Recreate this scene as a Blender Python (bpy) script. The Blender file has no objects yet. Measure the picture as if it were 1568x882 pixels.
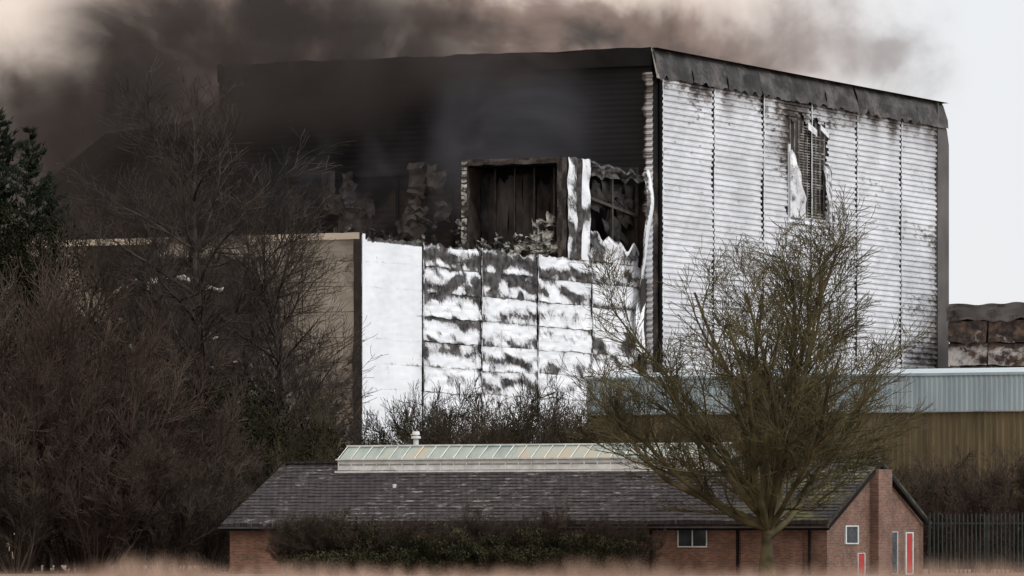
import bpy, math, random
from mathutils import Vector, noise as mn
random.seed(7)
R=random.random
def U(a,b): return a+(b-a)*R()
sc=bpy.context.scene
COL=sc.collection
ANG=math.atan2(-.433,.901)
FP=8711.0; CX=784.0; HY=828.0; ZC=1.6
def WX(px,D): return (px-CX)/FP*D
def WZ(py,D): return ZC+(HY-py)/FP*D

# ---------------------------------------------------------------- materials
class NT:
    def __init__(s,name,world=False):
        s.m=bpy.data.materials.new(name); s.m.use_nodes=True
        s.t=s.m.node_tree; s.n=s.t.nodes; s.n.clear()
        s.out=s.n.new('ShaderNodeOutputMaterial')
    def new(s,ty,**kw):
        nd=s.n.new(ty)
        for k,v in kw.items(): setattr(nd,k,v)
        return nd
    def l(s,a,b): s.t.links.new(a,b)
    def coord(s,scale=(1,1,1),rot=(0,0,0)):
        tc=s.new('ShaderNodeTexCoord'); mp=s.new('ShaderNodeMapping')
        mp.inputs['Scale'].default_value=scale; mp.inputs['Rotation'].default_value=rot
        s.l(tc.outputs['Object'],mp.inputs['Vector']); return mp.outputs['Vector']
    def noise(s,vec,scale,detail=5,rough=.6,dist=0,out='Fac'):
        nd=s.new('ShaderNodeTexNoise'); nd.inputs['Scale'].default_value=scale
        nd.inputs['Detail'].default_value=detail; nd.inputs['Roughness'].default_value=rough
        nd.inputs['Distortion'].default_value=dist
        s.l(vec,nd.inputs['Vector']); return nd.outputs[out]
    def ramp(s,fac,stops):
        r=s.new('ShaderNodeValToRGB'); e=r.color_ramp.elements
        while len(e)<len(stops): e.new(.5)
        for i,(p,c) in enumerate(stops):
            e[i].position=p
            e[i].color=(c,c,c,1) if isinstance(c,(int,float)) else (c[0],c[1],c[2],1)
        s.l(fac,r.inputs['Fac']); return r.outputs['Color']
    def math(s,op,a,b=None,clamp=False):
        nd=s.new('ShaderNodeMath',operation=op); nd.use_clamp=clamp
        for i,x in enumerate((a,b)):
            if x is None: continue
            if isinstance(x,(int,float)): nd.inputs[i].default_value=x
            else: s.l(x,nd.inputs[i])
        return nd.outputs[0]
    def mix(s,f,a,b,mode='MIX'):
        nd=s.new('ShaderNodeMix',data_type='RGBA',blend_type=mode)
        for k,x in ((0,f),(6,a),(7,b)):
            if isinstance(x,(int,float)): nd.inputs[k].default_value=x
            elif isinstance(x,tuple): nd.inputs[k].default_value=(x[0],x[1],x[2],1)
            else: s.l(x,nd.inputs[k])
        return nd.outputs[2]
    def sep(s,vec):
        nd=s.new('ShaderNodeSeparateXYZ'); s.l(vec,nd.inputs[0]); return nd.outputs
    def comb(s,x,y,z):
        nd=s.new('ShaderNodeCombineXYZ')
        for i,v in enumerate((x,y,z)):
            if isinstance(v,(int,float)): nd.inputs[i].default_value=v
            else: s.l(v,nd.inputs[i])
        return nd.outputs[0]
    def mr(s,v,a,b,c=0,d=1):
        nd=s.new('ShaderNodeMapRange'); nd.interpolation_type='SMOOTHSTEP'
        s.l(v,nd.inputs[0])
        for i,x in enumerate((a,b,c,d)): nd.inputs[i+1].default_value=x
        return nd.outputs[0]
    def attr(s,name):
        nd=s.new('ShaderNodeAttribute'); nd.attribute_name=name; return nd.outputs['Fac']
    def bsdf(s,col,rough=.8,bump=None,bs=.5,bd=.05,metal=0,spec=.3):
        b=s.new('ShaderNodeBsdfPrincipled')
        if isinstance(col,tuple): b.inputs['Base Color'].default_value=(*col,1)
        else: s.l(col,b.inputs['Base Color'])
        if isinstance(rough,(int,float)): b.inputs['Roughness'].default_value=rough
        else: s.l(rough,b.inputs['Roughness'])
        b.inputs['Metallic'].default_value=metal
        b.inputs['Specular IOR Level'].default_value=spec
        if bump is not None:
            bp=s.new('ShaderNodeBump'); bp.inputs['Strength'].default_value=bs; bp.inputs['Distance'].default_value=bd
            s.l(bump,bp.inputs['Height']); s.l(bp.outputs[0],b.inputs['Normal'])
        s.l(b.outputs[0],s.out.inputs[0]); return s.m

def simple(name,c1,c2,scale=1.,rough=.85,stretch=(1,1,1),bs=.3,lo=.35,hi=.65,metal=0,spec=.3,det=5):
    n=NT(name); v=n.coord(stretch); f=n.noise(v,scale,det)
    return n.bsdf(n.ramp(f,[(lo,c1),(hi,c2)]),rough,f if bs>0 else None,bs,.03,metal,spec)
def flat(name,c1,c2,scale):
    n=NT(name); v=n.coord(); f=n.noise(v,scale,2)
    d=n.new('ShaderNodeBsdfDiffuse'); n.l(n.ramp(f,[(.36,c1),(.64,c2)]),d.inputs[0]); n.l(d.outputs[0],n.out.inputs[0]); return n.m

M={}
M['bark_green']=flat('bark_green',(.042,.038,.024),(.12,.105,.058),.9)
M['bark_dark']=flat('bark_dark',(.024,.021,.019),(.066,.057,.050),1.2)
M['bark_red']=flat('bark_red',(.027,.020,.018),(.082,.060,.052),.5)
M['bark_brown']=flat('bark_brown',(.026,.021,.018),(.078,.063,.052),.6)
M['bark_olive']=flat('bark_olive',(.024,.022,.015),(.070,.063,.040),.5)
M['leaf_dark']=flat('leaf_dark',(.005,.006,.004),(.028,.028,.016),.9)
M['leaf_hedge']=flat('leaf_hedge',(.010,.012,.007),(.078,.078,.046),1.5)
M['leaf_conifer']=flat('leaf_conifer',(.008,.013,.009),(.026,.034,.022),1.5)
M['leaf_litter']=flat('leaf_litter',(.010,.008,.006),(.045,.033,.025),.8)
M['grass_dry']=flat('grass_dry',(.22,.155,.12),(.44,.33,.265),.8)
M['black']=simple('char_black',(.006,.006,.007),(.016,.015,.016),.4,spec=.1)
M['white_trim']=simple('white_trim',(.42,.45,.45),(.62,.65,.65),2.)
M['glass_dark']=simple('window_glass',(.02,.024,.028),(.05,.06,.07),1.,.1)
M['red_paint']=simple('red_paint',(.33,.03,.03),(.43,.05,.045),2.,.5)
M['steel']=simple('steel_rusty',(.012,.011,.010),(.06,.045,.036),1.5,.6)
M['blind']=simple('blind_grey',(.12,.13,.135),(.25,.26,.27),1.5)
M['lattice']=simple('scorched_lattice',(.04,.035,.03),(.34,.32,.30),1.3)
M['fence']=simple('fence_paint',(.012,.017,.017),(.03,.038,.036),2.,.5)
M['ash']=simple('ash_sheet',(.02,.02,.02),(.46,.48,.45),1.4,.7,lo=.44,hi=.60)
M['interior']=simple('interior_panel',(.012,.011,.011),(.055,.048,.043),.45,stretch=(1,1,.3))
M['cavity']=simple('cavity_panel',(.010,.0095,.010),(.085,.078,.076),.55,.9,stretch=(1,1,.5),lo=.42,hi=.72)

n=NT('charred_cladding'); v=n.coord(); x,y,z=n.sep(v)
f=n.noise(n.coord((.5,.5,1)),.12,6)
base=n.ramp(f,[(.35,(.004,.004,.005)),(.7,(.014,.0135,.0145))])
brown=n.ramp(n.noise(v,.35,6),[(.42,(.010,.009,.009)),(.6,(.045,.037,.032)),(.70,(.12,.105,.09))])
lowm=n.math('MULTIPLY',n.mr(z,28.3,26.8),n.mr(x,-30,-24))
base=n.mix(lowm,base,brown)
w=n.new('ShaderNodeTexWave',bands_direction='Z'); w.inputs['Scale'].default_value=.8; n.l(v,w.inputs['Vector'])
M['char']=n.bsdf(base,.85,w.outputs['Fac'],.3,.05,spec=.12)

n=NT('white_corrugated_cladding'); v=n.coord(); x,y,z=n.sep(v); burn=n.attr('burn')
dash=n.noise(n.comb(n.math('MULTIPLY',y,1.3),0.0,n.math('MULTIPLY',z,2.6)),1.0,4,.65)
rows=n.noise(n.comb(n.math('MULTIPLY',y,.09),3.0,n.math('MULTIPLY',z,.5)),1.0,3)
big=n.noise(v,.16,5)
s_=n.math('ADD',n.math('ADD',n.math('MULTIPLY',dash,1.0),n.math('MULTIPLY',rows,.7)),n.math('MULTIPLY',burn,.30))
fac=n.mr(s_,.98,1.16)
white=n.ramp(big,[(.3,(.48,.50,.53)),(.7,(.68,.70,.74))])
rust=n.ramp(n.noise(v,.5,4),[(.4,(.06,.056,.055)),(.65,(.17,.14,.12))])
col=n.mix(fac,white,rust)
gr=n.math('ADD',burn,n.math('MULTIPLY',n.math('SUBTRACT',n.noise(v,.6,5,.65),.5),.5))
grime=n.mix(n.mr(gr,.15,1.05),(1.,1.,1.),(.18,.14,.115))
col=n.mix(1.0,col,grime,'MULTIPLY')
M['clad']=n.bsdf(col,.5,None,spec=.45)

def panelmat(name,w1,w2,d1,d2,k=.42,th=.70):
    n=NT(name); v=n.coord(); x,y,z=n.sep(v); burn=n.attr('burn')
    a=n.noise(v,1.0,8,.74,1.1)
    b=n.noise(n.comb(x,n.math('ADD',n.math('MULTIPLY',y,.8),n.math('MULTIPLY',z,.7)),n.math('MULTIPLY',z,.75)),3.2,6,.74,.5)
    s_=n.math('ADD',n.math('ADD',n.math('MULTIPLY',a,.55),n.math('MULTIPLY',b,.45)),n.math('MULTIPLY',burn,k))
    fac=n.mr(s_,th,th+.05)
    white=n.ramp(n.noise(v,.3,6),[(.3,w1),(.7,w2)])
    dark=n.ramp(n.noise(v,1.8,5),[(.4,d1),(.65,d2)])
    g=n.mix(n.mr(burn,.2,1.2),(1.,1.,1.),(.5,.48,.47))
    g2=n.mix(n.mr(s_,th-.10,th),(1.,1.,1.),(.62,.61,.61))
    col=n.mix(1.,n.mix(fac,n.mix(1.,white,g2,'MULTIPLY'),dark),g,'MULTIPLY')
    return n.bsdf(col,.6,a,.18,.04)
M['panel']=panelmat('white_panel',(.65,.68,.72),(.80,.83,.87),(.012,.011,.012),(.15,.145,.145))
M['panel_tan']=panelmat('scorched_tan_panel',(.15,.138,.118),(.28,.262,.225),(.009,.009,.009),(.05,.043,.038))
M['cream']=panelmat('cream_coping',(.34,.31,.25),(.48,.44,.37),(.03,.027,.024),(.10,.09,.08))
M['parapet']=panelmat('scorched_parapet',(.04,.037,.036),(.11,.10,.095),(.008,.008,.008),(.030,.024,.021))
M['rusty_panel']=panelmat('rust_white_panel',(.30,.285,.275),(.46,.45,.44),(.012,.011,.011),(.12,.075,.05))

n=NT('shed_blue_cladding'); v=n.coord()
f=n.noise(n.coord((1,1,.15)),1.1,5)
M['shed_blue']=n.bsdf(n.ramp(f,[(.3,(.19,.25,.29)),(.7,(.30,.38,.42))]),.5)
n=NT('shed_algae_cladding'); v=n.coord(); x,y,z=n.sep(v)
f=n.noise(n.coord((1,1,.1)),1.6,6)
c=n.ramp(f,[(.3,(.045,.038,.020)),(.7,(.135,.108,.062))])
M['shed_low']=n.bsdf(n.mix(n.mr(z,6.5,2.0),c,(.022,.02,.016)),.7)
n=NT('red_brick'); tc=n.new('ShaderNodeTexCoord'); x,y,z=n.sep(tc.outputs['Object'])
br=n.new('ShaderNodeTexBrick'); n.l(n.comb(n.math('ADD',x,y),z,0.0),br.inputs['Vector'])
br.inputs['Scale'].default_value=1; br.inputs['Brick Width'].default_value=.225; br.inputs['Row Height'].default_value=.075
br.inputs['Mortar Size'].default_value=.008; br.inputs['Color1'].default_value=(.24,.12,.088,1); br.inputs['Color2'].default_value=(.12,.065,.05,1)
br.inputs['Mortar'].default_value=(.21,.19,.165,1)
g=n.ramp(n.noise(tc.outputs['Object'],.9,6),[(.3,(.6,.56,.53)),(.7,(1.1,1.07,1.02))])
M['brick']=n.bsdf(n.mix(1.,br.outputs['Color'],g,'MULTIPLY'),.9)
n=NT('slate_tiles'); tc=n.new('ShaderNodeTexCoord'); o=tc.outputs['Object']; x,y,z=n.sep(o)
br=n.new('ShaderNodeTexBrick'); n.l(n.comb(x,y,0.0),br.inputs['Vector'])
br.inputs['Scale'].default_value=1; br.inputs['Brick Width'].default_value=.33; br.inputs['Row Height'].default_value=.33
br.inputs['Mortar Size'].default_value=.025; br.inputs['Color1'].default_value=(.024,.023,.026,1); br.inputs['Color2'].default_value=(.042,.039,.042,1)
br.inputs['Mortar'].default_value=(.008,.008,.009,1)
lich=n.mr(n.noise(n.comb(n.math('MULTIPLY',x,1.2),n.math('MULTIPLY',y,3.5),0.0),1.1,6,.75),.55,.62)
big=n.mr(n.noise(o,.25,3),.38,.6)
c=n.mix(n.math('MULTIPLY',n.math('MULTIPLY',lich,big),.75),br.outputs['Color'],(.22,.22,.21))
moss=n.math('MULTIPLY',n.mr(x,24,31),n.mr(n.noise(o,.9,6,.7),.46,.66))
c=n.mix(n.math('MULTIPLY',moss,.9),c,(.095,.10,.035))
M['tiles']=n.bsdf(c,.8,br.outputs['Fac'],-.4,.03,spec=.15)
n=NT('rooflight_glass'); tc=n.new('ShaderNodeTexCoord')
f=n.noise(n.coord((1,.3,.3)),.9,3)
M['rglass']=n.bsdf(n.ramp(f,[(.35,(.08,.135,.13)),(.5,(.17,.23,.22)),(.62,(.22,.215,.155))]),.25,spec=.5)
n=NT('grass_ground'); v=n.coord(); f=n.noise(v,.15,8,.7)
M['ground']=n.bsdf(n.ramp(f,[(.3,(.08,.065,.045)),(.55,(.17,.13,.10)),(.75,(.28,.21,.16))]),.95)

# ---------------------------------------------------------------- mesh helpers
def mkobj(name,verts,faces,mat,parent=None,attr=None,smooth=False):
    me=bpy.data.meshes.new(name); me.from_pydata(verts,[],faces); me.update()
    if mat is not None: me.materials.append(mat)
    if attr is not None:
        a=me.attributes.new('burn','FLOAT','POINT'); a.data.foreach_set('value',attr)
    if smooth: me.polygons.foreach_set('use_smooth',[True]*len(me.polygons))
    ob=bpy.data.objects.new(name,me); COL.objects.link(ob)
    if parent: ob.parent=parent
    return ob
def empty(name,loc,rot=0):
    e=bpy.data.objects.new(name,None); COL.objects.link(e); e.location=loc; e.rotation_euler=(0,0,rot); return e
class MB:
    def __init__(s): s.v=[];s.f=[];s.a=[]
    def box(s,x0,x1,y0,y1,z0,z1,b=0):
        i=len(s.v)
        s.v+=[(x0,y0,z0),(x1,y0,z0),(x1,y1,z0),(x0,y1,z0),(x0,y0,z1),(x1,y0,z1),(x1,y1,z1),(x0,y1,z1)]
        s.f+=[(i,i+3,i+2,i+1),(i+4,i+5,i+6,i+7),(i,i+1,i+5,i+4),(i+1,i+2,i+6,i+5),(i+2,i+3,i+7,i+6),(i+3,i,i+4,i+7)]
        s.a+=[b]*8
    def poly(s,pts,b=0):
        i=len(s.v); s.v+=pts; s.f.append(tuple(range(i,i+len(pts)))); s.a+=[b]*len(pts)
    def prism(s,poly,axis,a0,a1):
        n=len(poly); i=len(s.v)
        for a in (a0,a1):
            for p in poly:
                s.v.append((a,p[0],p[1]) if axis=='x' else (p[0],a,p[1]) if axis=='y' else (p[0],p[1],a))
        s.f.append(tuple(i+k for k in range(n))[::-1]); s.f.append(tuple(i+n+k for k in range(n)))
        for k in range(n):
            k2=(k+1)%n; s.f.append((i+k,i+k2,i+n+k2,i+n+k))
        s.a+=[0]*(2*n)
    def grid(s,fn,nu,nv):
        i=len(s.v)
        for a in range(nu+1):
            for b in range(nv+1):
                p,q=fn(a/nu,b/nv); s.v.append(p); s.a.append(q)
        for a in range(nu):
            for b in range(nv):
                k=i+a*(nv+1)+b; s.f.append((k,k+nv+1,k+nv+2,k+1))
    def make(s,name,mat,parent=None,smooth=False):
        return mkobj(name,s.v,s.f,mat,parent,s.a,smooth)
def nz(x,y,z=0): return mn.noise(Vector((x,y,z)))

# ================================================================ WAREHOUSE
W=empty('burnt_warehouse',(9.92,400,0),ANG)
H=36.3; HW=34.3
b=MB(); b.box(-34.7,-.12,0,55.9,0,H-.15); b.make('main_block',M['char'],W)
b=MB(); b.prism([(-34.71,0),(-34.71,32.6),(-44.5,31.6),(-49,28.6),(-51,20),(-51,0)],'y',.4,40); b.make('left_extension',M['char'],W)
b=MB()
b.grid(lambda u,v:((-34.7+34.7*u,-.25-.12*v,H-1.3+1.3*v+((.16*nz(u*22,v*3)-.35*max(0,nz(u*7,4))) if v>.5 else 0)),.8),90,2)
b.make('left_parapet_flashing',M['black'],W)
b=MB()
for i in range(5):
    xx=-29+i*4.4; b.box(xx,xx+.2,-.2,-.02,20,27.6)
b.box(-28,-9,-.3,-.05,27.8,28.0)
b.make('left_wall_rails',M['black'],W)
b=MB()
for i in range(70):
    x0=U(-27,-9); z0=U(21,27.3); w=U(.3,1.3); h=U(.3,1.8); sd=U(0,99)
    b.grid(lambda u,v:((x0+w*u+.4*nz(sd,v*2),-.5-.5*abs(nz(u*2+sd,v*2)),z0+h*v+.5*nz(u*2,sd)),.5),4,4)
b.make('peeled_fragments',M['interior'],W)
b=MB()
for i in range(16):
    x0=U(-25,-9); z0=U(21,24.5); w=U(.3,.9); h=U(.3,1.1); sd=U(0,99)
    b.grid(lambda u,v:((x0+w*u+.4*nz(sd,v*2),-1.0-.5*abs(nz(u*2+sd,v*2)),z0+h*v+.5*nz(u*2,sd)),.5),4,4)
b.make('ash_fragments',M['ash'],W)

# corrugated right wall
b=MB(); pitch=.42; dep=.11
prof=[(0,0),(.35,0),(.5,1),(.85,1),(1,0)]
ybays=[1.2+i*(54.4/6) for i in range(7)]
def burn_right(y,z):
    r=0
    r+=max(0,1-(HW-z)/2.4)*.85*(.75+1.2*nz(y*.5,3))
    r+=max(0,1-(HW-z)/6)*.35*max(0,nz(y*.35,8)*2)
    d=math.hypot((y-25.0)/6.5,(z-31)/4.2); r+=max(0,1.1-d)*.85
    r+=max(0,(y-45)/11)*max(0,1-abs(z-16)/10)*.7
    r+=max(0,(y-52)/4)*.35
    r+=max(0,(10-z)/8)*.2
    r+=max(0,(y-34)/22)*.22
    return min(1.2,max(0,r+.15*nz(y*.3,z*.3,5)))
zs=[]
k=0
while k*pitch<HW-1:
    for a,d in prof[:-1]: zs.append((1+(k+a)*pitch,d*dep))
    k+=1
for bi in range(6):
    y0=ybays[bi]+.1; y1=ybays[bi+1]-.1; nyy=24
    i0=len(b.v)
    for j in range(nyy+1):
        y=y0+(y1-y0)*j/nyy
        for (z,d) in zs:
            ex=.12*nz(y*.7,z*.45,1)+.08*nz(y*2,z*1.2,9)+.05*nz(bi*9,z*.22)
            b.v.append((.08+d+ex,y,min(z,HW))); b.a.append(burn_right(y,z))
    m=len(zs)
    for j in range(nyy):
        for q in range(m-1):
            yc=y0+(y1-y0)*(j+.5)/nyy; zc=zs[q][0]
            wob=1.2*nz(zc*.9,4)
            if 24.0+wob*.8<yc<31.6+wob and 25.7<zc<32.9+nz(yc*.7,1): continue
            kk=i0+j*m+q; b.f.append((kk,kk+m,kk+m+1,kk+1))
b.make('white_corrugated_wall',M['clad'],W)
b=MB()
for yb in ybays:
    b.grid(lambda u,v:((.26+.05*nz(yb,v*30),yb-.06+.12*u,1+(HW-1)*v),.15+.5*max(0,nz(yb,v*6))),1,60)
b.make('vertical_flashings',M['clad'],W)
b=MB()
for yb in ybays:
    b.box(.0,.12,yb-.14,yb+.14,1,HW)  # black strip painted in as the shadow line either side of each flashing
b.make('joint_shadow_strips',M['black'],W)
b=MB()
for j in range(4):
    x=-.62+j*.22
    for (z,d) in zs:
        b.v.append((x+(.35*nz(z*1.3,2) if j==0 else 0),-.1-d-.05*nz(z,x),z)); b.a.append(.3+.5*max(0,(z-28)/8)+.45*(1 if j==0 else 0))
m=len(zs)
for j in range(3):
    for q in range(m-1):
        kk=j*m+q; b.f.append((kk,kk+m,kk+m+1,kk+1))
b.make('corner_return',M['clad'],W)
b=MB()
for i in range(9):
    y0=-.15+i*6.23; y1=y0+6.19; sd=i*7.1
    b.grid(lambda u,v:((.42-.55*v*v+.14*nz(u*3+sd,v*2)+.25*(v<.1)*abs(nz(u*9,sd)),y0+(y1-y0)*u,HW-.1+(H-HW+.1)*v+.16*nz(u*3,sd)*(v>.9)-.5*(v<.05)*nz(u*7+sd,1)),.35+.8*abs(nz(u*2+sd,v))),14,6)
b.make('right_parapet',M['parapet'],W)
b=MB()
b.grid(lambda u,v:((.5-.5*v,-.45+.5*u+.1*v,HW-.2+2.1*v),.35),3,5)
b.make('parapet_corner_cap',M['panel_tan'],W)
b=MB()
b.grid(lambda u,v:((-34.7+35.1*u,(-.2 if v<.5 else 56.2),H-.05+.1*nz(u*20,v)),0),40,1); b.make('roof_sheet',M['black'],W)
b=MB(); b.prism([(54,H-.1),(55.95,H-2.2),(56.4,HW-1.4),(56.4,0),(54,0)],'x',-6,.3); b.make('end_return',M['parapet'],W)
b=MB()
for i in range(9):
    yy=24.6+i*.82; b.box(.02,.1,yy-.04,yy+.04,25.8,32.9)
for i in range(34):
    zz=25.9+i*.2; 
    ya=25.6+U(0,.8); ye=31.2-U(0,.9)
    if zz>31.9: ya+=1; ye-=1.2
    b.poly([(.12,ya,zz-.03),(.12,ye,zz-.03+U(-.08,.08)),(.12,ye,zz+.03),(.12,ya,zz+.035)])
b.make('opening_lattice',M['lattice'],W)
b=MB(); b.box(-.1,.0,23.0,32.6,25.4,33.9); b.make('opening_back',M['interior'],W)
b=MB()
b.box(.2,.34,23.85,24.02,25.4,31.0); b.box(.2,.34,31.5,31.65,25.4,29.0); b.box(.2,.36,23.85,31.65,25.2,25.42)
b.make('opening_frame',M['panel'],W)
b=MB()
b.grid(lambda u,v:((.45+.5*math.sin(v*3)*u,23.75+(.1+2.9*(1-v)**1.3+.7*nz(v*5,2))*u,25.6+5.0*v+.3*nz(v*4,u)),.30+.3*nz(u*3,v*4)),6,16)
b.grid(lambda u,v:((.5+.4*math.sin(v*3+1)*u,31.7-(.1+1.7*math.sin(min(1,v*1.2)*2.6)+.6*nz(v*5,7))*u*.9,25.6+4.2*v),.5),6,14)
b.grid(lambda u,v:((.45+.25*u,27.2+1.1*u,32.3+.5*v-.5*u),.3),4,2)
b.grid(lambda u,v:((.45+.25*u,29.6+1.0*u,32.4+.4*v-.6*u),.3),4,2)
b.make('torn_sheets',M['panel'],W,True)

# lower block
LX=-.77; LY=-43.4; LH=21.0
b=MB(); b.box(-26,LX-.3,LY+.3,-.01,0,LH-.35); b.make('annex_block',M['black'],W)
b=MB(); yb=[LY+i*8.68 for i in range(6)]
bayburn=[.0,.56,.58,.42,.42]
rh=1.62
for bi in range(5):
    nr=12
    for r in range(nr):
        z1=LH-r*rh; z0=LH-(r+1)*rh
        y0=yb[bi]+.07; y1=yb[bi+1]-.07
        sd=bi*13.3+r*3.7; bb=bayburn[bi]
        top=bb*{0:1.3,1:1.1,2:1.0,3:1.0,4:.85,5:.7}.get(r,.4)*(1+.9*nz(sd*3.1,.5))
        hb=.15+.7*R()
        tl=U(.02,.07); tw=U(-.06,.06)
        def fn(u,v):
            amp=.02 if bi==0 else .07
            off=amp*(1.1*nz(u*2.2+sd,v*1.2,sd)+.7*nz(u*9+sd,v*5,sd))
            if bi>0: off+=tl*(1-v)+tw*(u-.5)*(1-v)+.06*abs(nz(u*6+sd,v*.7,6))
            zz=z0+(z1-z0)*v
            if bi>0:
                zz+=.11*nz(u*2.2+bi*7,(r+(v<.5))*2.7,3)*(1 if (v<.02 or v>.98) else .6)
            if r==0 and v>.9: zz+=-.5*abs(nz(u*9,sd))+.1*nz(u*25,sd)
            if bi>0 and v<.05: zz+=.10*nz(u*9,sd)
            edge=max(0,1-v*8)*.4+max(0,v-.85)*2.2*(1+1.4*nz(u*3,sd))+max(0,1-min(u,1-u)*14)*.4
            streak=max(0,nz(u*6+sd,v*2.2+u*2.5,4))*1.7
            bu=top*(.25+1.0*max(0,1-abs(v-hb-.5*nz(u*2.2,sd))*2.6)*(1+1.5*nz(u*3+sd,1))+streak)+ (edge*(.15+top) if bi else 0)
            if r==1 and bi in(1,2): bu+=.5*max(0,nz(u*5+sd,v*2.5,7)*2-.2)
            if bi==0:
                bu=(.75 if (r==0 and v>.75 and u>.1) else 0)+.06+.28*max(0,nz(u*2+sd,v*.5,7)-.15)*2+ (.22 if v<.06 else 0)+.35*max(0,u-.9)*10*abs(nz(z0*.5,3))
            return (LX+off,y0+(y1-y0)*u,zz),bu
        b.grid(fn,28,12)
b.make('white_panel_wall',M['panel'],W)
b=MB()
for i in range(6):
    y=yb[i] if i<5 else -.4
    b.grid(lambda u,v:((LX+.10+.06*nz(y,v*20),y-.06+.12*u+.2*nz(y,v*9)*(i>1),1+(LH-1)*v),.3+(1.3*abs(nz(y,v*14)) if i else -.2)),1,50)
b.make('panel_cover_strips',M['panel'],W)
b=MB()
for bi in range(6):
    for r in range(12):
        x1=LX-bi*4.2-.02; x0=x1-4.16; z1=LH-r*rh; z0=z1-rh+.03; sd=bi*5.1+r*2.3+50
        def fn(u,v):
            x=x0+(x1-x0)*u; z=z0+(z1-z0)*v
            t=-(x-LX)
            bu=.26+.75*math.exp(-((t-14)/6.0)**2)+.65*nz(x*.25,z*.22,3)+ .35*max(0,(15-z)/10)+.3*abs(nz(sd,7))+.4*max(0,.5-abs(v-.1)*4)
            if r==0 and v>.3: bu-=.25
            if r in(3,6) and .2<v<.8 and t>6: bu+=.6
            bu+=.5*(bi==0)*max(0,u-.85)*6
            return (x,LY-.05-.08*nz(u*3+sd,v*2),z+.03*nz(x,sd)),max(-.1,bu)
        b.grid(fn,8,5)
b.make('tan_panel_wall',M['panel_tan'],W)
b=MB()
for i in range(30):
    x0=U(-19,-8.5); z0=U(10,20.2); w=U(.3,1.6); h=U(.06,.35); sd=U(0,99)
    b.grid(lambda u,v:((x0+w*u,LY-.25-.3*abs(nz(u*2+sd,v)),z0+h*v+.4*nz(u*2,sd)),.1),5,3)
b.make('peeled_edges',M['ash'],W)
b=MB(); b.box(-26,LX-.25,LY+.25,-.02,LH-.34,LH-.2); b.make('annex_roof',M['black'],W)
b=MB()
b.grid(lambda u,v:((-26+(26+LX)*u,LY-.26,LH-.25+.42*v+.05*nz(u*30,v)),.0+.9*math.exp(-((u-.55)/.2)**2)),60,1)
b.make('annex_coping',M['cream'],W)
b=MB(); b.grid(lambda u,v:((LX+.16,LY-.14+.4*u,.5+(LH-.4)*v),.25*abs(nz(v*20,1))),1,40)
b.make('annex_corner_trim',M['panel'],W)
b=MB(); b.grid(lambda u,v:((LX+.15-.55*u-.3*abs(nz(v*9,3))*u,LY-.25,.5+(LH-.4)*v),.75),2,40)
b.make('annex_scorched_corner',M['parapet'],W)

# tower on the annex
TX0=LX-8.0; TY=-12.6; TH=27.85
b=MB()
def rough(x0,x1,z0,z1,y,sd,nu,nv,a=.18):
    b.grid(lambda u,v:((x0+(x1-x0)*u+a*nz(v*5+sd,u*2)*(u in(0,1)),y-.1*abs(nz(u*5+sd,v*5)),z0+(z1-z0)*v+a*nz(u*7+sd,v)*(v in(0,1))),.5+.5*nz(u*4+sd,v*8)),nu,nv)
rough(TX0,TX0+.5,LH-.3,TH,TY,1,2,20); rough(TX0+.4,LX-.6,TH-.4,TH,TY-.04,2,24,2,.12); rough(LX-.75,LX-.05,LH-.3,TH,TY,3,3,24)
b.make('tower_scorched_facing',M['parapet'],W)
b=MB()
b.box(TX0+.05,TX0+.4,TY+.02,TY+.4,LH-.3,TH-.1)
b.box(LX-.65,LX-.1,TY+.02,TY+.4,LH-.3,TH-.1)
b.box(TX0+.41,LX-.66,TY+.05,TY+.35,TH-.35,TH-.1)
b.box(TX0,LX-.3,-.6,-.1,LH-.3,TH)
b.box(TX0+.02,TX0+.3,TY+.41,-.61,LH-.3,TH-.1)
for i in range(4): b.box(TX0+1.6+i*1.5,TX0+1.7+i*1.5,TY+1.8,TY+1.95,LH,TH-.5)
b.make('tower_frame',M['steel'],W)
b=MB(); b.box(TX0+.4,LX-.3,TY+.4,-.5,TH-.5,TH-.1); b.make('tower_roof',M['black'],W)
b=MB()
for i in range(7):
    x0=TX0+.4+i*1.05; tp=[.1,.6,.3,.2,.9,.4,.6][i]; th=U(-.25,.25)
    b.grid(lambda u,v:((x0+1.0*u+.12*nz(v*3,i),TY+2.3+th*(u-.5)+.25*nz(u*2+i,v*4),LH-.2+(TH-.5-LH-tp*abs(1+nz(u*4,i)))*v),0),6,12)
b.make('tower_inner_panels',M['cavity'],W)
b=MB(); b.box(TX0+.4,LX-1.7,TY+3.2,TY+3.4,LH-.2,TH-.5); b.make('tower_back',M['black'],W)
b=MB()
for i in range(60):
    x0=U(TX0+.6,LX-1.3); q=abs((x0-(LX-1.2))/6.6); z0=LH+ .1+ (U(0,1.2) if R()<.55 else U(0,3.6)*(1-q)**1.3); w=U(.3,1.0); h=U(.2,1.0); sd=U(0,99); dy=U(-.12,.12)
    b.grid(lambda u,v:((x0+w*u+.3*nz(sd,v*2),TY+.6+dy-.3*nz(u*2+sd,v*2),z0+h*v*(1-.4*u)+.35*nz(u*2,sd)),.2),5,5)
for i in range(22):
    sd=U(0,99); z0=LH+.2+i*.3
    b.grid(lambda u,v:((TX0+.05+.4*u,TY-.2-.1*nz(u,sd),z0+.22*v+.2*nz(u*3,sd)),.2),2,2)
b.make('crumpled_sheets',M['ash'],W)
b=MB()
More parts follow.
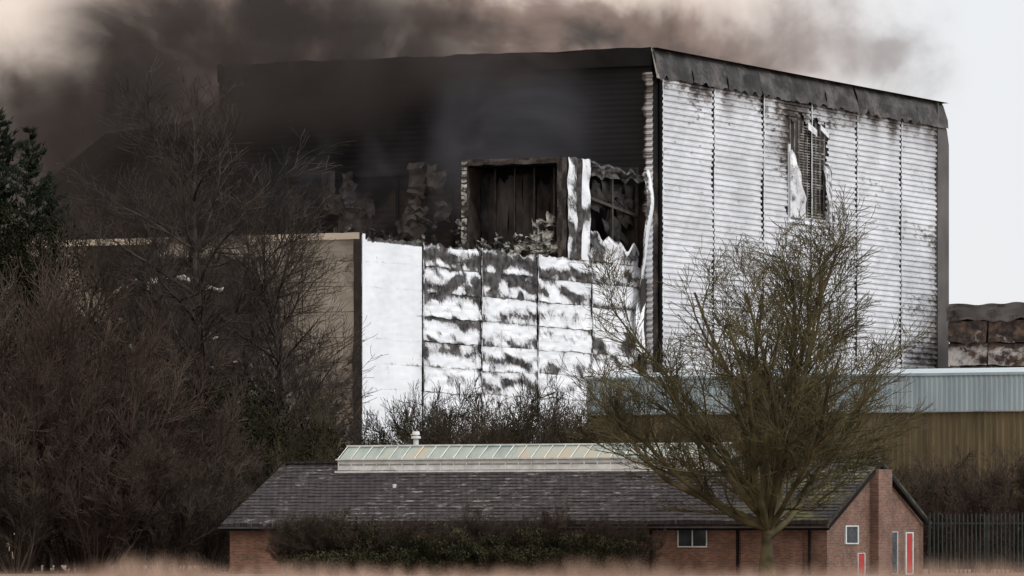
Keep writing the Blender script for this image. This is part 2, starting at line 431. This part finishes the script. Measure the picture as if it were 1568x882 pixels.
b.grid(lambda u,v:((LX+.12+.14*nz(u*3,v*6)+.25*(abs(u-.5)<.06),TY-.1+3.6*u,LH-.1+(TH-LH+.1)*v+.15*nz(u*5,2)*(v>.95)),.40+.8*nz(u*2,v*5)+.5*(abs(u-.5)<.1)),16,40)
b.grid(lambda u,v:((LX+.1+.2*nz(u*3,v*3),TY+3.6+8.0*u,LH-.1+(2.1-1.1*u)*v+.9*nz(u*6,4)*(v>.7)),.48+.7*nz(u*3,v*2)),24,8)
b.grid(lambda u,v:((LX+.1+.5*nz(u*4,v*2+4),TY+3.5+8.8*u,TH-1.1+1.05*v-.5*u*v+.5*nz(u*7,4)),.85),20,5)
b.make('tower_white_cladding',M['panel'],W)
b=MB()
for yy in (TY+3.6,TY+7.6,-.8): b.box(LX-.25,LX-.1,yy,yy+.22,LH,TH-.4)
b.prism([(TY+3.7,25.4),(TY+3.7,25.2),(-.6,24.3),(-.6,24.5)],'x',LX-.26,LX-.09); b.make('tower_side_frame',M['steel'],W)
b=MB()
for i in range(16):
    y0=U(TY+3.5,-2); z0=U(22.5,26.5); w=U(.8,2.6); h=U(.4,1.6); sd=U(0,99)
    b.grid(lambda u,v:((LX-.4+.3*nz(u*2+sd,v),y0+w*u,z0+h*v-.5*u+.4*nz(u*2,sd)),.9),6,4)
b.make('buckled_sheets',M['parapet'],W)
b=MB(); b.box(LX-1.6,LX-1.4,TY+3,-.6,LH,TH-.5); b.make('tower_side_inner',M['black'],W)
b=MB()
def strip(u,v):
    z=27.4-12.6*v
    wd=.6+2.1*math.sin(min(1,v*1.15)*math.pi)**.8
    c=-.9+.7*v-4.0*max(0,v-.5)
    y=c+wd*(u-.5)+.6*nz(v*4,1)
    x=LX+.6+.2*math.sin(v*7)+.35*math.sin(u*3.2+v*4)
    return (x,y,z+.45*nz(u*2,v*3)),.06+.5*abs(nz(u*3,v*7))+.4*(u<.12)
b.grid(strip,9,44); b.make('hanging_sheet',M['panel'],W,True)
b=MB(); b.grid(lambda u,v:((LX+.35,-1.2+1.9*u,8+12*v),.9),3,20); b.make('charred_joint',M['interior'],W)
# small burnt building on the right
W2=empty('burnt_outbuilding',(0,0,0),0)
D2=440; x0=WX(1452,D2); W2.location=(x0,D2,0); W2.rotation_euler=(0,0,ANG)
b=MB(); b.box(0,14,.3,12,0,WZ(470,D2)-.3); b.make('core',M['black'],W2)
hz=WZ(466,D2)
b=MB()
for c in range(4):
    for r in range(3):
        sd=c*3.3+r*9.1; tl=U(.05,.3)
        b.grid(lambda u,v:((.05+c*3.3+3.2*u,-.05-tl*(1-v)-.12*nz(u*2+sd,v*2),hz-1.3-1.75*r-1.7*(1-v)+.15*nz(u*3,sd)),.30+.35*abs(nz(sd,u*3,v*3))+.7*max(0,nz(u*2+sd,v*2)) +.8*max(0,v-.6)+(.3 if r==0 else 0)),14,8)
b.make('scorched_panels',M['rusty_panel'],W2)
b=MB(); b.grid(lambda u,v:((-.1+13.5*u,-.12-.2*nz(u*9,v*2),hz-1.3+1.3*v+.3*nz(u*8,3)*(v>.5)-.4*nz(u*12,3)*(v<.1)),.2+.8*nz(u*8,v)),40,5); b.make('scorched_fascia',M['parapet'],W2)

# ================================================================ SHED
S=empty('industrial_shed',(WX(902,330),330,0),ANG)
SH=11.2
def ribbed(xa,xb,z0,z1,yoff,mat,name,par,pitch=.3,dep=.05):
    b=MB(); x=xa; pts=[]
    while x<xb:
        pts+=[(x,0),(x+pitch*.55,0),(x+pitch*.65,dep),(x+pitch*.9,dep)]; x+=pitch
    for i in range(len(pts)-1):
        a,c=pts[i],pts[i+1]
        b.poly([(a[0],yoff-a[1],z0),(c[0],yoff-c[1],z0),(c[0],yoff-c[1],z1),(a[0],yoff-a[1],z1)])
    return b.make(name,mat,par)
ribbed(.1,36,8.9,SH-.15,-.12,M['shed_blue'],'blue_fascia_cladding',S)
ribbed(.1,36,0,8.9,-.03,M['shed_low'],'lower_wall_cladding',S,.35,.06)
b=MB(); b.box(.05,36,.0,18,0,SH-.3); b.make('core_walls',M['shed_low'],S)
b=MB(); b.prism([(-.2,SH-.15),(9,SH+.4),(18.2,SH-.15),(18.2,SH-.3),(-.2,SH-.3)],'x',-.1,36.2)
b.make('roof',M['shed_blue'],S)
b=MB(); b.box(-.05,.16,-.24,-.13,5.2,SH-.3); b.box(-.05,36,-.26,-.19,8.84,8.9); b.make('downpipe_and_trim',M['blind'],S)

# ================================================================ BUNGALOW
B=empty('brick_bungalow',(WX(352,275),275,0),ANG)
BL=31.2; BD=12.; EH=2.45; RZ=5.2; oh=.45
b=MB(); b.prism([(0,0),(BD,0),(BD,EH),(BD/2,RZ-.12),(0,EH)],'x',0,BL); b.make('brick_walls',M['brick'],B)
sl=(RZ-EH)/(BD/2)
def roofpart(xa,xb,dz,name):
    b=MB(); z=EH-oh*sl
    t=.14
    b.prism([(-oh,z+dz),(BD/2,RZ+dz),(BD+oh,z+dz),(BD+oh,z+dz+t),(BD/2,RZ+dz+t),(-oh,z+dz+t)],'x',xa,xb)
    k=0; L=BD/2+oh
    m=MB(); c=.33
    while k*c<L-.05:
        y0=-oh+k*c; y1=y0+c; za=z+dz+t+(y0+oh)*sl; zb=z+dz+t+(y1+oh)*sl
        segs=int((xb-xa)/.66)
        for s in range(segs):
            xs=xa+(xb-xa)*s/segs; xe=xa+(xb-xa)*(s+1)/segs
            j=.035*nz(xs*.9,k*.9)+.045+U(-.012,.012)
            m.poly([(xs,y0,za+.005),(xe,y0,za+.005),(xe,y0,za+j),(xs,y0,za+j)])
            m.poly([(xs,y0,za+j),(xe,y0,za+j),(xe,y1,zb+.006),(xs,y1,zb+.006)])
        k+=1
    b.make(name+'_slab',M['tiles'],B); m.make(name+'_courses',M['tiles'],B)
roofpart(-.25,3.1,0,'roof_left'); roofpart(3.1,BL+.25,.12,'roof_main')
b=MB(); 
b.box(-.3,BL+.3,-oh-.06,-oh-.01,EH-oh*sl-.16,EH-oh*sl+.03); b.make('fascia_board',M['black'],B)
b=MB(); x=-.2
while x<BL:
    if not(2.9<x<24): b.box(x,x+.42,BD/2-.12,BD/2+.12,RZ+.2+(0.12 if x>3 else 0),RZ+.3+(0.12 if x>3 else 0))
    x+=.45
b.make('ridge_tiles',M['tiles'],B)
b=MB(); b.box(-.3,BL+.3,-oh-.18,-oh-.065,EH-oh*sl-.06,EH-oh*sl+.02); b.make('gutter',M['glass_dark'],B)
b=MB(); g=MB(); wf=[(3.3,1.5),(8.6,1.5),(11.5,2.2),(15.5,1.4),(23.7,1.5)]
for (x,w) in wf:
    z0,z1=1.35,2.15
    b.box(x,x+w,-.06,-.01,z0-.06,z0); b.box(x,x+w,-.06,-.01,z1,z1+.05)
    b.box(x,x+.05,-.06,-.01,z0,z1); b.box(x+w-.05,x+w,-.06,-.01,z0,z1); b.box(x+w/2-.03,x+w/2+.03,-.06,-.01,z0,z1)
    g.box(x+.05,x+w/2-.03,-.03,-.004,z0,z1); g.box(x+w/2+.03,x+w-.05,-.03,-.004,z0,z1)
b.make('window_frames',M['white_trim'],B); g.make('window_panes',M['glass_dark'],B)
b=MB(); b.box(26.9,30.0,-.05,-.005,0,2.25); b.make('dark_store_front',M['brick'],B)
b=MB()
for x in (26.7,22.3,17.5,30.3): b.box(x,x+.1,-.14,-.04,0,2.3)
b.make('downpipes',M['black'],B)
b=MB(); b.box(BL+.002,BL+.45,5.2,6.9,0,RZ-.25); b.make('chimney_breast',M['brick'],B)
b=MB(); g=MB(); r=MB()
def gw(y0,y1,z0,z1,tgt,t=.06):
    b.box(BL+.005,BL+.07,y0,y1,z0-t,z0); b.box(BL+.005,BL+.07,y0,y1,z1,z1+t)
    b.box(BL+.005,BL+.07,y0,y0+t*2,z0,z1); b.box(BL+.005,BL+.07,y1-t*2,y1,z0,z1)
    tgt.box(BL+.003,BL+.03,y0+t*2,y1-t*2,z0,z1)
gw(2.1,3.7,1.5,2.25,g); gw(9.6,10.6,.05,1.95,r); gw(3.6,4.5,.02,1.0,r,.03); gw(7.6,8.6,.05,2.0,g,.03)
b.make('gable_frames',M['white_trim'],B); g.make('gable_panes',M['glass_dark'],B); r.make('red_doors',M['red_paint'],B)
b=MB()
b.prism([(-.5,EH-.35),(BD/2,RZ-.1),(BD+.5,EH-.35),(BD+.5,EH-.2),(BD/2,RZ+.1),(-.5,EH-.2)],'x',BL+.26,BL+.3); b.make('bargeboard',M['black'],B)
LA,LB=3.3,23.8; yc=BD/2; 
b=MB(); b.box(LA,LB,yc-1.0,yc+1.0,RZ-.35,RZ+.38); b.make('lantern_curb',M['white_trim'],B)
b=MB(); b.prism([(yc-1.02,RZ+.4),(yc+1.02,RZ+.4),(yc,RZ+1.0)],'x',LA+.08,LB-.08); b.make('lantern_glass',M['rglass'],B)
b=MB(); x=LA; i=0
while x<LB+.01:
    for sg in (-1,1):
        b.poly([(x,yc+sg*1.06,RZ+.4),(x+.05,yc+sg*1.06,RZ+.4),(x+.05,yc,RZ+1.04),(x,yc,RZ+1.04)])
        b.poly([(x,yc+sg*1.03,RZ+.36),(x+.06,yc+sg*1.03,RZ+.36),(x+.06,yc+sg*1.03,RZ-.2),(x,yc+sg*1.03,RZ-.2)])
    x+=.697
b.box(LA-.03,LB+.06,yc-.05,yc+.05,RZ+1.0,RZ+1.08)
b.box(LA-.1,LB+.1,yc-1.2,yc-1.03,RZ-.32,RZ-.2)
b.box(LA-.1,LB+.1,yc-1.09,yc-1.02,RZ+.33,RZ+.4)
b.make('lantern_glazing_bars',M['white_trim'],B)
b=MB(); b.box(LA,LB,yc-1.015,yc-1.001,RZ+.08,RZ+.14); b.make('lantern_groove',M['blind'],B)
def cyl(b,x,y,z0,z1,r0,r1,n=12):
    i=len(b.v)
    for z,r in((z0,r0),(z1,r1)):
        for k in range(n): b.v.append((x+r*math.cos(2*math.pi*k/n),y+r*math.sin(2*math.pi*k/n),z)); b.a.append(0)
    for k in range(n): b.f.append((i+k,i+(k+1)%n,i+n+(k+1)%n,i+n+k))
    b.f.append(tuple(i+n+k for k in range(n)))
b=MB(); cyl(b,6.6,yc+.9,RZ,RZ+1.4,.13,.13); cyl(b,6.6,yc+.9,RZ+1.4,RZ+1.52,.24,.22); cyl(b,6.6,yc+.9,RZ+1.58,RZ+1.75,.2,.16); cyl(b,6.6,yc+.9,RZ+1.52,RZ+1.58,.12,.12)
cyl(b,7.3,3.2,EH+3.2*sl,EH+3.2*sl+.42,.09,.09); b.make('flue_pipes',M['white_trim'],B)

# ================================================================ FENCE
F=empty('palisade_fence',(19.9,271.5,0),math.radians(-4))
b=MB(); x=0
while x<13:
    h=U(-.04,.04)
    b.poly([(x,0,.05),(x+.035,-.02,.05),(x+.035,-.02,2.95+h),(x,0,2.85+h)]); b.poly([(x+.035,-.02,.05),(x+.07,0,.05),(x+.07,0,2.85+h),(x+.035,-.02,2.95+h)])
    x+=.2
b.box(0,13,.01,.06,.5,.56); b.box(0,13,.01,.06,2.4,2.46)
x=0
while x<13: b.box(x-.05,x+.05,.07,.17,0,2.8); x+=2.75
b.make('pales_and_rails',M['fence'],F)

# ================================================================ GROUND
def gz(x,y):
    d=(y-21)/5.0
    h=1.435*math.exp(-d*d*.5)
    if y>21: h=1.435*math.exp(-((y-21)/14.)**2*.5)
    return h+.04*nz(x*.5,y*.3)*(h/1.4)+.02*(h/1.4)*nz(x*2,y)
ys=[-60,-20,0,6,10,13,15,17,18,19,20,21,22,23,24,26,28,31,35,40,46,54,64,80,120,200,260,300,400,600,1200,3000]
xs=[-3000,-1200,-500,-200,-100,-60,-40,-25,-15,-10,-7,-5,-4]+[-3+.3*i for i in range(21)]+[4,5,7,10,15,25,40,60,100,200,500,1200,3000]
v=[(x,y,gz(x,y)) for y in ys for x in xs]; nx=len(xs)
f=[(j*nx+i,j*nx+i+1,(j+1)*nx+i+1,(j+1)*nx+i) for j in range(len(ys)-1) for i in range(nx-1)]
mkobj('ground',v,f,M['ground'],smooth=True)
v=[];f=[]
for i in range(30000):
    x=U(-4.5,4.5); y=U(17.5,24); z=gz(x,y)-.01; h=U(.02,.10)*(1+1.1*nz(x*1.8,y*.5)); a=U(0,6.28); w=U(.002,.008); lx=U(-.05,.05)
    k=len(v); c,s=math.cos(a)*w,math.sin(a)*w
    v+=[(x-c,y-s,z),(x+c,y+s,z),(x+lx,y+U(-.05,.05),z+h)]; f.append((k,k+1,k+2))
mkobj('dry_grass',v,f,M['grass_dry'])

# ================================================================ TREES
def perp(d):
    a=Vector((0,0,1)) if abs(d.z)<.9 else Vector((1,0,0))
    u=d.cross(a).normalized(); return u,d.cross(u).normalized()
class Tree:
    def __init__(s,sd): s.r=random.Random(sd); s.segs=[]
    def br(s,p,d,L,r,lv,P):
        rr=s.r; n=P['n'][lv]; st=L/n; rad=r; nl=P['lv']
        tr=P['trop'][lv]; wb=P['wob'][lv]
        kids=P['kids'][lv] if lv<nl else 0
        for i in range(n):
            d=(d+Vector((rr.uniform(-wb,wb),rr.uniform(-wb,wb),rr.uniform(-wb,wb)+tr))).normalized()
            q=p+d*st; r2=max(P['rmin'],r*(1-(i+1)/n*(P['taper'])))
            s.segs.append((p,q,rad,r2,lv)); 
            f=(i+1)/n
            if kids and f>=P['start'][lv]:
                m=kids/(n*(1-P['start'][lv])+1e-6); cnt=int(m)+(rr.random()<m-int(m))
                for c in range(cnt):
                    u,w=perp(d); a=rr.uniform(0,6.283); sp=math.radians(rr.uniform(*P['ang'][lv]))
                    dd=(d*math.cos(sp)+(u*math.cos(a)+w*math.sin(a))*math.sin(sp)).normalized()
                    if dd.z<P.get('minz',-.2): dd.z=abs(dd.z)*.3; dd.normalize()
                    t=rr.random(); pp=p.lerp(q,t)
                    LL=P['len'][lv+1]*rr.uniform(.7,1.2)*(1-.45*f)
                    s.br(pp,dd,LL,max(P['rmin'],min(r2*.75,P['rad'][lv+1]*rr.uniform(.8,1.1))),lv+1,P)
            p=q; rad=r2
    def mesh(s,name):
        v=[];f=[]
        for (p,q,r1,r2,lv) in s.segs:
            n=7 if lv==0 else 5 if lv==1 else 3
            d=(q-p); 
            if d.length<1e-5: continue
            u,w=perp(d.normalized()); i=len(v)
            for c,r in((p,r1),(q,r2)):
                for k in range(n):
                    a=2*math.pi*k/n; o=c+u*(math.cos(a)*r)+w*(math.sin(a)*r); v.append(tuple(o))
            for k in range(n): f.append((i+k,i+(k+1)%n,i+n+(k+1)%n,i+n+k))
        me=bpy.data.meshes.new(name); me.from_pydata(v,[],f); me.update()
        me.polygons.foreach_set('use_smooth',[True]*len(me.polygons)); return me
def place(name,me,loc,rot=0,sc_=(1,1,1),mat=None):
    o=bpy.data.objects.new(name,me); COL.objects.link(o); o.location=loc; o.rotation_euler=(0,0,rot); o.scale=sc_
    if mat:
        if not me.materials: me.materials.append(mat)
        o.material_slots[0].link='OBJECT'; o.material_slots[0].material=mat
    return o
T=Tree(11)
P=dict(lv=4,n=[4,9,7,5,3],trop=[0,.07,.07,.06,.05],wob=[.05,.13,.17,.19,.2],kids=[0,11,8,6,0],start=[.6,.2,.15,.1,0],
  ang=[(0,0),(22,50),(22,52),(22,55),(0,0)],len=[0,8,4.4,2.2,1.1],rad=[.36,.17,.065,.026,.015],rmin=.0105,taper=.75,minz=-.1)
rr=T.r
T.br(Vector((0,0,-.2)),Vector((0,0,1)),2.6,.40,0,dict(P,kids=[0]*5))
for i in range(17):
    a=i*2.4+rr.uniform(-.3,.3); t=math.radians([10,28,44,60,72][i%5]+rr.uniform(-5,5))
    z=1.9+rr.uniform(-.3,1.0)
    L=[11.8,11.5,10.8,9.8,8.6][i%5]*rr.uniform(.9,1.08)
    T.br(Vector((0,0,z)),Vector((math.sin(t)*math.cos(a),math.sin(t)*math.sin(a),math.cos(t))),L,rr.uniform(.13,.22),1,P)
place('bare_tree',T.mesh('bare_tree_mesh'),(WX(1175,254),254,0),.6,(1.18,1.18,1.02),M['bark_green'])
def talltree(sd,Hh=17,lean=0):
    T=Tree(sd)
    P=dict(lv=3,n=[12,9,7,4],trop=[.02,.05,.05,.05],wob=[.07,.15,.18,.2],kids=[26,11,6,0],start=[.2,.12,.1,0],
      ang=[(28,62),(25,55),(25,55),(0,0)],len=[0,6.6,3.0,1.3],rad=[.24,.085,.034,.015],rmin=.010,taper=.85,minz=.0)
    T.br(Vector((0,0,0)),Vector((lean,0,1)),Hh,.28,0,P); return T
m1=talltree(3).mesh('tall_bare_mesh_a'); m2=talltree(5,16,.05).mesh('tall_bare_mesh_b')
def put(name,me,px,D,h_px_top,base_h,rot,mat,wx=1.0):
    s=(WZ(h_px_top,D))/base_h; return place(name,me,(WX(px,D),D,0),rot,(s*wx,s*wx,s),mat)
put('bare_tree',m1,345,315,190,18.,1.,M['bark_dark'],1.2)
put('bare_tree',m2,250,322,290,17.5,2.,M['bark_dark'],1.0)
put('bare_tree',m2,440,318,310,17.5,4.,M['bark_dark'],1.1)
put('bare_tree',m1,400,326,360,18.,3.3,M['bark_brown'],1.1)
put('bare_tree',m2,110,326,330,17.5,.6,M['bark_brown'],1.0)
def shrubmesh(sd,h=6,stems=16):
    T=Tree(sd)
    P=dict(lv=3,n=[7,6,4,3],trop=[.03,.04,.05,.05],wob=[.12,.16,.2,.2],kids=[9,6,4,0],start=[.15,.1,.1,0],
       ang=[(20,50),(20,55),(20,50),(0,0)],len=[0,h*.33,h*.17,h*.09],rad=[.06,.03,.016,.012],rmin=.010,taper=.8,minz=-.1)
    for i in range(stems):
        a=T.r.uniform(0,6.28); t=math.radians(T.r.uniform(3,46)); o=T.r.uniform(0,.7)
        T.br(Vector((o*math.cos(a),o*math.sin(a),0)),Vector((math.sin(t)*math.cos(a),math.sin(t)*math.sin(a),math.cos(t))),h*T.r.uniform(.7,1.05),T.r.uniform(.035,.06),0,P)
    return T.mesh('shrub_mesh')
sh=[shrubmesh(21),shrubmesh(22),shrubmesh(23,6,20)]
def shrub(name,px,D,top,mat,w=1.0):
    s=WZ(top,D)/6.3; place(name,sh[random.randrange(3)],(WX(px,D),D,0),U(0,6.28),(s*w,s*w,s),mat)
for px,D,top,mt,w in [(30,280,540,'bark_red',.85),(120,283,455,'bark_red',.8),(200,286,540,'bark_brown',.8),(270,290,580,'bark_red',.8),(60,300,400,'bark_brown',.75),
    (150,305,440,'bark_red',.65),(-20,290,470,'bark_brown',.8),(330,292,640,'bark_brown',.8),(400,300,630,'bark_olive',.9),(480,305,620,'bark_olive',.8),(20,276,660,'bark_brown',1),(150,277,650,'bark_red',1),(250,278,670,'bark_brown',1),(320,280,700,'bark_brown',1)]:
    shrub('bare_shrub',px,D,top,M[mt],w)
for px,D,top,mt,w in [(610,310,670,'bark_olive',.9),(670,312,630,'bark_olive',.9),(740,308,630,'bark_brown',.9),(810,312,620,'bark_olive',.9),(870,310,625,'bark_brown',.9),(560,300,690,'bark_dark',.9),(660,330,595,'bark_dark',.7),(850,330,585,'bark_dark',.8),(740,330,590,'bark_olive',.8)]:
    shrub('hawthorn_shrub',px,D,top,M[mt],w)
for px,D,top,mt,w in [(1440,290,690,'bark_brown',1),(1500,286,720,'bark_red',1),(1560,288,680,'bark_brown',1),(1400,292,720,'bark_brown',.9),(1600,290,690,'bark_brown',1),(1010,300,640,'bark_olive',.8),(1250,300,660,'bark_olive',.8),(1340,300,690,'bark_olive',.9)]:
    shrub('bramble_shrub',px,D,top,M[mt],w)
def leafmass(name,blobs,n,size,mat,gap=-.22):
    v=[];f=[]
    tot=sum(bx[3]*bx[4]*bx[5] for bx in blobs)
    for (cx,cy,cz,rx,ry,rz) in blobs:
        k=int(n*rx*ry*rz/tot); sd=U(0,50)
        for i in range(k):
            while 1:
                p=Vector((U(-1,1),U(-1,1),U(-1,1)))
                if p.length<1: break
            ln=p.length
            if ln<.5: p=p*(.55/max(ln,.1)) ; ln=p.length
            d=p.normalized(); lump=1+.32*nz(d.x*2.3+sd,d.y*2.3,d.z*2.3)+.22*nz(d.x*6+sd,d.y*6,d.z*6)
            p=p*lump*(1+.12*R()*R())
            c=Vector((cx+p.x*rx,cy+p.y*ry,cz+p.z*rz))
            if c.z<.02: continue
            if nz(c.x*.9,c.y*.9,c.z*.9)<gap: continue
            a=Vector((U(-1,1),U(-1,1),U(-.6,1.2))).normalized(); bb,_=perp(a); s=size*U(.4,1.3); i0=len(v)
            v+=[tuple(c+a*s),tuple(c+bb*s*.4),tuple(c-a*s),tuple(c-bb*s*.4)]; f.append((i0,i0+1,i0+2,i0+3))
    return mkobj(name,v,f,mat)
def W3(px,py,D): return (WX(px,D),D,WZ(py,D))
def blob(px,py,D,rpx,rpy,ry): 
    x,y,z=W3(px,py,D); s=D/FP; return (x,y,z,rpx*s,ry,rpy*s)
leafmass('hedge',[blob(470,838,263,50,44,1.3),blob(535,830,262,52,46,1.3),blob(610,850,262,50,34,1.2),blob(680,842,261,50,40,1.3),blob(750,852,261,50,32,1.3),blob(820,846,261,55,40,1.3),blob(890,850,261,50,34,1.2),blob(950,856,261,50,30,1.2),blob(700,858,260,290,20,.8)],100000,.06,M['leaf_hedge'],-.18)
for px in range(440,1000,38):
    shrub('hedge_stems',px,262.5,785+U(-8,16),M['bark_brown'],1.1)
leafmass('evergreen_thicket',[blob(60,720,296,110,150,4),blob(200,760,298,130,140,4),blob(350,730,300,120,130,4),blob(450,710,306,90,80,4),blob(540,730,308,70,60,3),blob(330,650,312,110,80,4),blob(60,410,312,80,70,4),blob(20,480,310,80,110,4),blob(-20,360,314,60,60,4),blob(120,600,308,120,110,4)],120000,.12,M['leaf_dark'])
leafmass('ivy_thicket',[blob(620,695,314,80,50,3),blob(730,685,314,90,55,3),blob(840,690,314,80,55,3),blob(580,730,306,80,45,3),blob(900,710,306,90,40,3)],34000,.09,M['leaf_dark'])
leafmass('leaf_litter_thicket',[blob(60,640,288,120,150,2.5),blob(220,710,289,110,120,2.5),blob(100,770,284,160,90,2.5),blob(1480,790,282,120,70,2),blob(1380,780,284,60,50,2)],22000,.07,M['leaf_litter'])
def conifer(name,px,D,top,spread):
    x,y,z=W3(px,top,D); hh=z; v=[];f=[]
    e=empty(name,(x,y,0))
    b=MB(); cyl(b,0,0,0,hh*.98,.22,.03,8); b.make('trunk',M['bark_dark'],e)
    zz=hh*.45
    while zz<hh-.1:
        rem=(hh-zz)
        for q in range(5):
            a=U(0,6.28); L=min(spread,rem*.42+.15)*U(.4,1.3); n=int(38*L)+6
            for i in range(n):
                t=R()**.7; cx=math.cos(a)*L*t; cy=math.sin(a)*L*t; cz=zz+L*.5*t*t-.1*t+U(-.1,.1)
                i0=len(v); dx,dy,dz=U(-.2,.2)+.15*math.cos(a),U(-.2,.2)+.15*math.sin(a),U(.0,.32); w=.042
                cx+=U(-.13,.13)*L; cy+=U(-.13,.13)*L
                v+=[(cx-w,cy,cz),(cx+w,cy+w,cz),(cx+dx,cy+dy,cz+dz)]; f.append((i0,i0+1,i0+2))
        zz+=.38
    mkobj('needles',v,f,M['leaf_conifer'],e)
conifer('conifer_tree',0,330,165,1.6); conifer('conifer_tree',45,328,190,1.4); conifer('conifer_tree',75,332,265,1.1)
leafmass('distant_treeline',[blob(x,800,520,150,60+20*math.sin(x),6) for x in range(-800,2600,170)],26000,.5,M['leaf_dark'])

# ================================================================ SMOKE
def smokemat(name,col,amax,scale,lo,hi):
    n=NT(name); v=n.coord(); m=n.attr('burn')
    f=n.noise(v,scale,5,.55,.9)
    a=n.math('MULTIPLY',n.math('MULTIPLY',n.mr(f,lo,hi),m),amax)
    t=n.new('ShaderNodeBsdfTransparent'); d=n.new('ShaderNodeBsdfDiffuse'); d.inputs[0].default_value=(*col,1)
    d2=n.new('ShaderNodeBsdfTranslucent'); d2.inputs[0].default_value=(*col,1)
    h=n.new('ShaderNodeMixShader'); h.inputs[0].default_value=.5; n.l(d.outputs[0],h.inputs[1]); n.l(d2.outputs[0],h.inputs[2])
    mx=n.new('ShaderNodeMixShader'); n.l(a,mx.inputs[0]); n.l(t.outputs[0],mx.inputs[1]); n.l(h.outputs[0],mx.inputs[2])
    n.l(mx.outputs[0],n.out.inputs[0]); return n.m
SM=empty('smoke_plume',(9.92,400,0),ANG)
def veil(name,x0,x1,z0,z1,y,mat,bul=1.5):
    b=MB(); sd=U(0,90)
    def fn(u,v):
        m=max(0,min(1,min(u,1-u)*4))*max(0,min(1,min(v,1-v)*4)); m=m*m*(3-2*m)
        return (x0+(x1-x0)*u,y+bul*nz(u*3+sd,v*2),z0+(z1-z0)*v),m
    b.grid(fn,28,16); b.make(name,mat,SM,True)
blue=smokemat('smoke_blue_grey',(.14,.15,.175),.55,.07,.40,.76)
brn=smokemat('smoke_brown_black',(.085,.072,.067),.7,.06,.40,.66)
dk=smokemat('smoke_dark',(.055,.049,.048),.92,.05,.30,.56)
veil('wisp_a',-38,1,22,38,-3.5,blue)
veil('wisp_b',-16,-1,24,36,-6,blue)
veil('wisp_c',-62,-24,20,42,-6,brn,2)
veil('wisp_d',-66,-34,14,40,-9,dk,2)
veil('wisp_e',-50,-12,29,44,-4.5,dk,2)
veil('wisp_f',-30,-2,32,42,-3,brn,1)
veil('roof_roll_a',-52,-16,28,44,12,dk,2)
veil('roof_roll_b',-34,12,31,44,30,brn,2)

# ================================================================ WORLD, SUN, CAMERA
w=bpy.data.worlds.new('World'); sc.world=w; w.use_nodes=True; nt=w.node_tree; nt.nodes.clear()
class WN(NT):
    def __init__(s): s.t=nt; s.n=nt.nodes
n=WN(); out=n.new('ShaderNodeOutputWorld')
sky=n.new('ShaderNodeTexSky',sky_type='NISHITA'); sky.sun_disc=False
sky.sun_elevation=math.radians(32); sky.sun_rotation=math.radians(130)
bg1=n.new('ShaderNodeBackground'); bg1.inputs['Strength'].default_value=.08; n.l(sky.outputs[0],bg1.inputs[0])
tc=n.new('ShaderNodeTexCoord'); g=tc.outputs['Generated']; x,y,z=n.sep(g)
wc=n.noise(g,44,5,.55,.3,'Color'); wr=n.sep(wc)
wx=n.math('ADD',x,n.math('MULTIPLY',n.math('SUBTRACT',wr[0],.5),.040))
wz=n.math('ADD',z,n.math('MULTIPLY',n.math('SUBTRACT',wr[1],.5),.040))
def sx(p): return (p-CX)/FP
def sz(p): return (HY-p)/FP
dens=None
for (px,py,rx,ry,wt) in [(340,40,140,150,1.25),(100,185,80,75,.8),(210,190,120,85,.95),(460,30,75,85,.9),(700,50,85,75,.80),(840,50,100,75,.72),(980,60,130,85,.62),(1150,60,150,100,.62),(1330,80,120,105,.50)]:
    a=n.math('DIVIDE',n.math('SUBTRACT',wx,sx(px)),rx/FP); c=n.math('DIVIDE',n.math('SUBTRACT',wz,sz(py)),ry/FP)
    r2=n.math('ADD',n.math('MULTIPLY',a,a),n.math('MULTIPLY',c,c))
    gsn=n.math('MULTIPLY',n.math('POWER',2.718,n.math('MULTIPLY',r2,-1.0)),wt)
    dens=gsn if dens is None else n.math('ADD',dens,gsn)
tex=n.noise(g,70,5,.5,.3)
dens=n.math('MULTIPLY',dens,n.mr(tex,.25,.75,.6,1.35))
dens=n.math('MULTIPLY',dens,n.mr(y,.5,.9))
left=n.mr(x,sx(1450),sx(1000))
c0=n.mix(left,(.87,.885,.91),(.92,.77,.67))
c1=n.mix(left,(.46,.43,.43),(.35,.25,.21))
cA=n.mix(n.mr(dens,.08,.66),c0,c1)
cB=n.mix(n.mr(dens,.6,1.3),cA,(.07,.055,.05))
amb=n.math('ADD',n.math('MULTIPLY',n.math('MAXIMUM',n.math('SUBTRACT',z,.1),0.0),1.8),1.0)
bg2=n.new('ShaderNodeBackground'); n.l(cB,bg2.inputs[0]); n.l(amb,bg2.inputs[1])
ms=n.new('ShaderNodeMixShader'); ms.inputs[0].default_value=.95
n.l(bg1.outputs[0],ms.inputs[1]); n.l(bg2.outputs[0],ms.inputs[2]); n.l(ms.outputs[0],out.inputs[0])
sd=bpy.data.lights.new('sun','SUN'); sd.energy=1.4; sd.angle=math.radians(12); sd.color=(1,.97,.93)
so=bpy.data.objects.new('sun',sd); COL.objects.link(so)
dv=Vector((math.sin(math.radians(130)),math.cos(math.radians(130)),math.tan(math.radians(32)))).normalized()
so.rotation_euler=dv.to_track_quat('Z','Y').to_euler()
cd=bpy.data.cameras.new('camera'); cam=bpy.data.objects.new('camera',cd); COL.objects.link(cam)
cam.location=(0,0,ZC); cam.rotation_euler=(math.radians(90),0,0); cd.lens=200; cd.sensor_width=36
cd.shift_y=(HY-441)/1568; cd.clip_end=9000; cd.clip_start=.5
cd.dof.use_dof=True; cd.dof.focus_distance=320; cd.dof.aperture_fstop=4.
sc.camera=cam
sc.view_settings.view_transform='Standard'; sc.view_settings.look='None'; sc.view_settings.exposure=0
